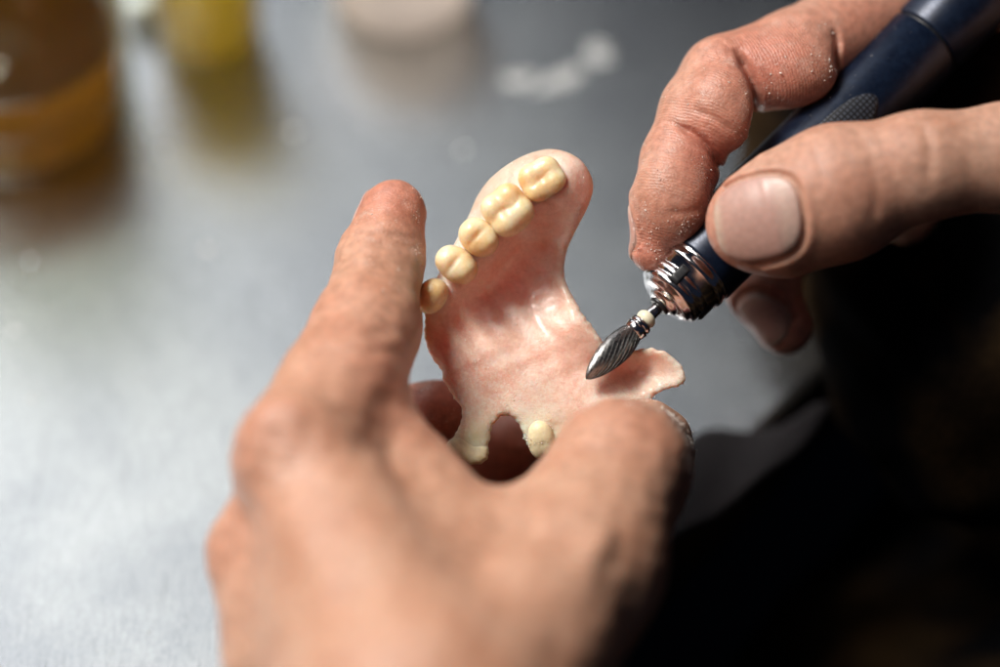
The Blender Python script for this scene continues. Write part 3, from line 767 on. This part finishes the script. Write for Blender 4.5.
# spots of spilled plaster and polishing grit on the bench
def blob_mesh(cx_, cy_, rx, ry, h, rot, seed, seg=24):
    rr = random.Random(seed); ph = [rr.uniform(0, 6.3) for _ in range(4)]
    V = []; F = []
    rings = [(1.0, 0), (0.93, .55), (0.7, .85), (0.35, 1.0)]
    for k, (q, z) in enumerate(rings):
        for j in range(seg):
            t = j / seg * 2 * math.pi
            w = q * (1 + .16 * math.sin(2 * t + ph[0]) + .1 * math.sin(3 * t + ph[1]) + .07 * math.sin(5 * t + ph[2]))
            x, y = rx * w * math.cos(t), ry * w * math.sin(t)
            V.append(((cx_ + x * math.cos(rot) - y * math.sin(rot)) * mm, (cy_ + x * math.sin(rot) + y * math.cos(rot)) * mm, (0.05 + z * h) * mm))
    V.append((cx_ * mm, cy_ * mm, (0.05 + h * 1.02) * mm))
    for k in range(3):
        for j in range(seg): F.append((k * seg + j, k * seg + (j + 1) % seg, (k + 1) * seg + (j + 1) % seg, (k + 1) * seg + j))
    for j in range(seg): F.append((3 * seg + j, 3 * seg + (j + 1) % seg, 4 * seg))
    return V, F
spots = [((560, 80), 8, 2.2, .5, 'long white plaster smear on the bench right of the white pot', 'plaster_smear'),
         ((519, 80), 3.6, 2.8, .0, 'round white plaster spot left of the long smear', 'plaster_smear'),
         ((598, 54), 3.4, 3.6, .8, 'small white plaster spot at the upper end of the long smear', 'plaster_smear'),
         ((208, 250), 1.5, 1.3, 0, 'bright crumb on the bench below the yellow cup', 'plaster_crumb'),
         ((293, 132), 1.4, 1.2, 0, 'faint crumb on the bench right of the yellow cup', 'plaster_crumb'),
         ((163, 151), 1.3, 1.1, 0, 'faint crumb on the bench beside the brown jar', 'plaster_crumb'),
         ((30, 261), 1.2, 1.0, 0, 'crumb on the bench below the brown jar', 'plaster_crumb'),
         ((32, 400), 1.0, .9, 0, 'lone crumb low at the left edge of the bench', 'plaster_crumb'),
         ((463, 150), 1.3, 1.2, 0, 'faint crumb on the bench above the denture teeth', 'plaster_crumb'),
         ((14, 330), .9, .8, 0, 'tiny crumb on the bench at the left picture edge', 'plaster_crumb')]
m, nt, b = new_mat('plaster_film'); co = coord_mm(nt)
nn = noise(nt, co, .5, 4); rr_ = ramp(nt, nn, 'Fac', [(.3, (.40, .41, .41)), (.7, (.56, .56, .55))]); L(nt, rr_, 'Color', b, 'Base Color'); b.inputs['Roughness'].default_value = .35
M_film = m
for i, ((px, py), rx, ry, rot, lab, nm_) in enumerate(spots):
    q = on_bench(px, py); kk = 1 if 'smear' in nm_ else .6; rx *= kk; ry *= kk; Vv, Ff = blob_mesh(q[0], q[1], rx, ry, 0.25 if 'smear' in nm_ else .8 * ry, rot, i)
    o = link_mesh(nm_, Vv, Ff, M_film if 'smear' in nm_ else M_crumb); tag(o.ob, lab, 'plaster spill' if 'smear' in nm_ else 'crumb')
# grit stuff over the bench
Vg = []; Fg = []
for i in range(1500):
    q = on_bench(rng.uniform(-40, 1000), rng.uniform(-40, 720)); 
    if (q - e0) @ en < 5: continue
    s = rng.lognormal(-2.3, 0.4); k = len(Vg)
    for dv in ((1, 0, 0), (-.6, .9, 0), (-.5, -.8, 0), (0, 0, 1.1)):
        Vg.append(((q[0] + dv[0] * s) * mm, (q[1] + dv[1] * s) * mm, (0.02 + dv[2] * s) * mm))
    Fg += [(k, k + 1, k + 3), (k + 1, k + 2, k + 3), (k + 2, k, k + 3)]
o = link_mesh('bench_grit', Vg, Fg, M_crumb, smooth=False); tag(o.ob, 'fine pale grit scattered over the steel bench', 'grit', kind='stuff')

# ================================================================== CONTAINERS
def glass(name, col, rough=0.05, body=0.0, bcol=(1, 1, 1)):
    """clear wall: light passes straight through with a tint, reflections by angle; body adds a scattering share"""
    m, nt, b = new_mat(name); out = nt.nodes['Material Output']; co = coord_mm(nt); n = noise(nt, co, .08, 3)
    tr = N(nt, 'ShaderNodeBsdfTransparent'); r = ramp(nt, n, 'Fac', [(.3, tuple(x * .92 for x in col)), (.7, col)]); L(nt, r, 'Color', tr, 'Color')
    r2 = ramp(nt, n, 'Fac', [(.3, tuple(x * .8 for x in bcol)), (.7, bcol)]); L(nt, r2, 'Color', b, 'Base Color')
    b.inputs['Roughness'].default_value = rough; b.inputs['Subsurface Weight'].default_value = .7; b.inputs['Subsurface Scale'].default_value = .01; b.inputs['Subsurface Radius'].default_value = (1, .5, .1)
    gl = N(nt, 'ShaderNodeBsdfGlossy'); gl.inputs['Roughness'].default_value = rough
    lw = N(nt, 'ShaderNodeLayerWeight'); pw = math_n(nt, 'POWER', lw, 'Facing', 3.5, None); fr = math_n(nt, 'MULTIPLY_ADD', pw, 0, .55, None); fr.inputs[2].default_value = .04
    m1 = N(nt, 'ShaderNodeMixShader'); m1.inputs[0].default_value = body; L(nt, tr, 0, m1, 1); L(nt, b, 0, m1, 2)
    m2 = N(nt, 'ShaderNodeMixShader'); L(nt, fr, 0, m2, 0); L(nt, m1, 0, m2, 1); L(nt, gl, 0, m2, 2); L(nt, m2, 0, out, 'Surface')
    return m
def add_translucent(m, col, f):
    nt = m.node_tree; out = nt.nodes['Material Output']; src = out.inputs['Surface'].links[0].from_socket
    t = N(nt, 'ShaderNodeBsdfTranslucent'); co = coord_mm(nt); n = noise(nt, co, .06, 3)
    r = ramp(nt, n, 'Fac', [(.3, tuple(x * .85 for x in col)), (.7, col)]); L(nt, r, 'Color', t, 'Color')
    x = N(nt, 'ShaderNodeMixShader'); x.inputs[0].default_value = f
    nt.links.new(src, x.inputs[1]); L(nt, t, 0, x, 2); L(nt, x, 0, out, 'Surface'); return m
def vess(outer, inner):       # closed profile: outer up, inner down
    return [(s * mm, r * mm) for s, r in outer + inner]
q = on_bench(22, 116); jc = np.array([q[0], q[1], 0.3]) * mm; up = (0, 0, 1)
k_ = np.linalg.norm(q - (np.array([0, 0, D]) @ R.T + ORG)) / D * 0.2     # mm per picture px there
jr = 113 * k_
jar = empty('glass_jar', jc); tag(jar.ob, 'round ribbed glass jar half full of brown liquid at the upper left', 'jar')
outer = [(0, jr * .1), (0, jr * .84), (1.0, jr * .93), (3.5, jr * .99), (8, jr * 1.0), (10.5, jr * .975), (12, jr * .93), (13.5, jr * .925), (15, jr * .96), (17, jr), (20.5, jr), (22.5, jr * .96), (24, jr * .925), (26, jr * .935), (28, jr * .98), (30, jr * .99), (34, jr), (52, jr * .99), (56, jr * .94), (60, jr * .90), (70, jr * .90), (71, jr * .885)]
inner = [(70.5, jr * .86), (60, jr * .86), (56, jr * .89), (52, jr * .93), (34, jr * .94), (12, jr * .885), (3.5, jr * .88), (1.6, jr * .80), (1.4, jr * .1)]
Vv, Ff = lathe(vess(outer, inner), jc, up, 96, False); Ff.append(tuple(range(96))[::-1]); Ff.append(tuple((len(outer + inner) - 1) * 96 + j for j in range(96)))
link_mesh('glass_wall', Vv, Ff, glass('jar_glass', (.90, .92, .86), .10, .13, (.24, .17, .07)), jar)
M_liq = glass('brown_liquid', (.62, .36, .08), .10, .85, (.10, .05, .008)); add_translucent(M_liq, (.92, .57, .13), .68)
Vv, Ff = lathe(lp([(1.8, jr * .75), (3.8, jr * .865), (12, jr * .875), (25, jr * .90), (25.6, jr * .90)]), jc, up, 96)
link_mesh('brown_liquid', Vv, Ff, M_liq, jar)

q = on_bench(209, 36); c2 = np.array([q[0], q[1], 0.3]) * mm; k2 = np.linalg.norm(q - (np.array([0, 0, D]) @ R.T + ORG)) / D * .2; r2_ = 52 * k2
cup = empty('plastic_cup', c2); tag(cup.ob, 'small clear cup of bright yellow liquid between the jar and the white pot', 'cup')
outer = [(0, .5), (0, r2_ * .9), (1, r2_ * .97), (3, r2_), (45, r2_ * 1.14), (46, r2_ * 1.15)]
inner = [(46, r2_ * 1.10), (4, r2_ * .95), (1.4, r2_ * .88), (1.2, .5)]
Vv, Ff = lathe(vess(outer, inner), c2, up, 64, False); Ff.append(tuple(range(64))[::-1]); Ff.append(tuple((len(outer + inner) - 1) * 64 + j for j in range(64)))
link_mesh('cup_wall', Vv, Ff, glass('cup_plastic', (.97, .95, .86), .12, .10, (.9, .78, .5)), cup)
M_yel = simple('yellow_liquid', (.90, .60, .02), .3, var=.08); add_translucent(M_yel, (1.0, .86, .10), .88)
Vv, Ff = lathe(lp([(1.5, r2_ * .84), (4.2, r2_ * .93), (34, r2_ * 1.055), (34.4, r2_ * 1.05)]), c2, up, 64)
link_mesh('yellow_liquid', Vv, Ff, M_yel, cup)

q = on_bench(401, -2); c3 = np.array([q[0], q[1], 0.3]) * mm; k3 = np.linalg.norm(q - (np.array([0, 0, D]) @ R.T + ORG)) / D * .2; r3_ = 68 * k3
M_pot = simple('white_pot', (.86, .79, .74), .4, var=.04, bscale=.1); add_translucent(M_pot, (.96, .90, .85), .6)
outer = [(0, .5), (0, r3_ * .93), (.8, r3_ * .98), (2.5, r3_), (24, r3_ * 1.02), (25, r3_ * 1.0)]
inner = [(24.6, r3_ * .95), (5, r3_ * .93), (4, .5)]
Vv, Ff = lathe(vess(outer, inner), c3, up, 80, False); Ff.append(tuple(range(80))[::-1]); Ff.append(tuple((len(outer + inner) - 1) * 80 + j for j in range(80)))
o = link_mesh('mixing_pot', Vv, Ff, M_pot); tag(o.ob, 'round cream white pot standing on the bench at the top edge', 'pot')

q = on_bench(142, 22); c4 = np.array([q[0], q[1], 0.3]) * mm
Vv, Ff = lathe(lp([(0, 2.8), (.4, 3.4), (7, 3.5), (7.6, 3.2), (8, 2.4)]), c4, up, 40)
o = link_mesh('bottle_cap', Vv, Ff, simple('cap_plastic', (.72, .80, .74), .35, var=.05)); tag(o.ob, 'tiny pale green white cap on the bench between the brown jar and the yellow cup', 'cap')

# ================================================================== DARK CLOTHING AND ADDED DARK SHAPES BEYOND THE BENCH EDGE
m, nt, b = new_mat('dark_wool'); co = coord_mm(nt)
n1 = noise(nt, co, .02, 3, .5); n2 = noise(nt, co, .6, 6, .8)
ra = ramp(nt, n1, 'Fac', [(.45, (.003, .003, .004)), (.72, (.075, .042, .016))]); rb = ramp(nt, n2, 'Fac', [(.3, .5), (.7, 1.5)])
cc = mixc(nt, ra, 'Color', rb, 'Color', 1, None, 'MULTIPLY'); L(nt, cc, 2, b, 'Base Color'); b.inputs['Roughness'].default_value = 1; b.inputs['Specular IOR Level'].default_value = 0.05
bp = N(nt, 'ShaderNodeBump'); bp.inputs['Distance'].default_value = .002; L(nt, n2, 'Fac', bp, 'Height'); L(nt, bp, 'Normal', b, 'Normal')
M_wool = m
Vc = []; Fc = []; nu, nv = 90, 60
for i in range(nu + 1):
    for j in range(nv + 1):
        u = -420 + i / nu * 900; v = -8 - (j / nv) ** 1.1 * 420
        q = e0 + ed_ * u + en * v
        z = -60 + 40 * math.sin(min(1, j / nv * 2.2) * 1.4) + 0.10 * (-v) + 9 * mnoise.noise(Vector((u * .012, v * .02, 3))) + 4 * mnoise.noise(Vector((u * .04 + v * .03, v * .03, 9)))
        Vc.append((q[0] * mm, q[1] * mm, z * mm))
for i in range(nu):
    for j in range(nv):
        k = i * (nv + 1) + j; Fc.append((k, k + 1, k + nv + 2, k + nv + 1))
o = link_mesh('work_apron', Vc, Fc, M_wool); tag(o.ob, 'near black work clothing of the technician beyond the bench edge at lower right', 'apron')
sm = o.ob.modifiers.new('thick', 'SOLIDIFY'); sm.thickness = .003
# dark garment mass added to stand for the palm's shade behind the right hand
SL = [(905, 20, -52, 15), (1010, 130, -52, 26), (1120, 260, -50, 30), (1240, 420, -40, 36)]
SL2 = [(782, 100, -70, 12), (803, 190, -66, 12), (868, 290, -60, 13), (905, 375, -52, 16), (980, 430, -46, 20), (1120, 420, -44, 30)]
def f_shade_sleeve(p):
    a_ = chain_d(p, chain(SL), 8); b_2 = chain_d(p, chain(SL2), 8)
    d = smin(a_, b_2, 14); x, y, z = p.T
    return d + 1.2 * np.sin(x * .22 + 1.5 * np.sin(y * .13)) * np.sin(y * .19 + z * .15) + .5 * np.sin(x * .6 + y * .45)
V, F = surface(f_shade_sleeve, [35, -70, -118], [190, 90, -6], 1.6)
V = V[:]
o = link_mesh('shade_sleeve', W(V), F, M_wool); tag(o.ob, 'black garment mass added for the shade behind the right hand', 'shade_sleeve')
HM = [(636, 566), (668, 470), (698, 431), (745, 423), (785, 419), (818, 402), (832, 406), (800, 448), (750, 488), (695, 526)]  # outline of a plain dark plum sheet across the bench edge
hp_ = smooth_poly([on_bench(*q_, 4)[:2] for q_ in HM], 6)
def f_plum(p):
    d2 = poly_dist(p[:, :2], hp_); x, y, z = p.T
    zc = 2.6 + 1.0 * np.sin(x * .12 + y * .2) + .6 * np.sin(x * .35 - y * .1)
    return smax(d2, np.abs(z - zc) - 1.1, 1.5)
lo_ = hp_.min(0); hi_ = hp_.max(0)
V, F = surface(f_plum, [lo_[0] - 4, lo_[1] - 4, -2], [hi_[0] + 4, hi_[1] + 4, 9], 1.0)
M_plum = simple('plum_dark', (.005, .003, .0045), .9, bump=.4, bscale=.8, var=.3)
o = link_mesh('plum_sheet', V * mm, F, M_plum); tag(o.ob, 'dark plum sheet lying over the bench edge right of the left thumb', 'dark_sheet')
floor = slab([a - en * 900, b_ - en * 900, c_, d_], -760, -740, 1, 'floor', simple('floor_dark', (.03, .03, .032), .8)); tag(floor, kind='structure')

# ================================================================== ACRYLIC DUST (uncountable grains)
Vg = []; Fg = []
OCT = np.array([(1, 0, 0), (-1, 0, 0), (0, 1, 0), (0, -1, 0), (0, 0, 1), (0, 0, -1)], float)
FO = [(0, 2, 4), (2, 1, 4), (1, 3, 4), (3, 0, 4), (2, 0, 5), (1, 2, 5), (3, 1, 5), (0, 3, 5)]
for (c, n, s) in GR:
    s = min(s * .85, .26); k = len(Vg)
    Q, _ = np.linalg.qr(rng.normal(size=(3, 3)))
    sc = np.array([s * rng.uniform(.7, 1.7), s * rng.uniform(.5, 1), s * rng.uniform(.4, .8)])
    pts = (OCT * rng.uniform(.7, 1.2, (6, 1)) * sc) @ Q + c + n * s * .25
    Vg += list(W(pts)); Fg += [tuple(x + k for x in f) for f in FO]
o = link_mesh('acrylic_dust', Vg, Fg, M_dust, smooth=False); tag(o.ob, 'pale acrylic grinding dust clinging to fingers and denture', 'dust', kind='stuff')

# ================================================================== LIGHT
w = bpy.data.worlds.new('World'); S.world = w; w.use_nodes = True
bg = w.node_tree.nodes['Background']; bg.inputs[0].default_value = (.40, .55, 1.0, 1); bg.inputs[1].default_value = 0.02
def lamp(name, loc_v, size, power, col, target=(0, 0, 80), sy=None):
    l = bpy.data.lights.new(name, 'AREA'); l.energy = power; l.color = col; l.size = size
    if sy: l.shape = 'RECTANGLE'; l.size_y = sy
    o = bpy.data.objects.new(name, l); COL.objects.link(o)
    p = Vector(loc_v) * mm; t = Vector(target) * mm; o.location = p
    o.rotation_euler = (t - p).to_track_quat('-Z', 'Y').to_euler(); return o
lamp('window_light', (-390, 110, 790), .24, 10.0, (1.0, .95, .88))
lamp('front_fill', (-420, -170, 820), .35, 1.5, (1.0, .95, .9))  # added soft fill from the front, not a fixture of the room
lamp('sky_window', (-590, 650, 840), 1.2, 6.6, (.93, .965, 1.0), (-100, 0, 0), 1.0)

# ================================================================== CAMERA
cd = bpy.data.cameras.new('camera'); cam = bpy.data.objects.new('camera', cd); COL.objects.link(cam); S.camera = cam
cam.location = W((0, 0, D))[0]
Mx = Matrix([list(R[0]), list(R[1]), list(R[2])]); cam.rotation_euler = Mx.to_euler()
cd.lens = 100; cd.sensor_width = 36; cd.clip_start = .01; cd.clip_end = 20
cd.dof.use_dof = True; cd.dof.focus_distance = (D - 3) * mm; cd.dof.aperture_fstop = 3.2; cd.dof.aperture_blades = 0
S.view_settings.view_transform = 'Standard'; S.view_settings.look = 'None'; S.view_settings.exposure = 0; S.view_settings.gamma = 1
S.cycles.max_bounces = 10; S.cycles.transmission_bounces = 8; S.cycles.use_denoising = True
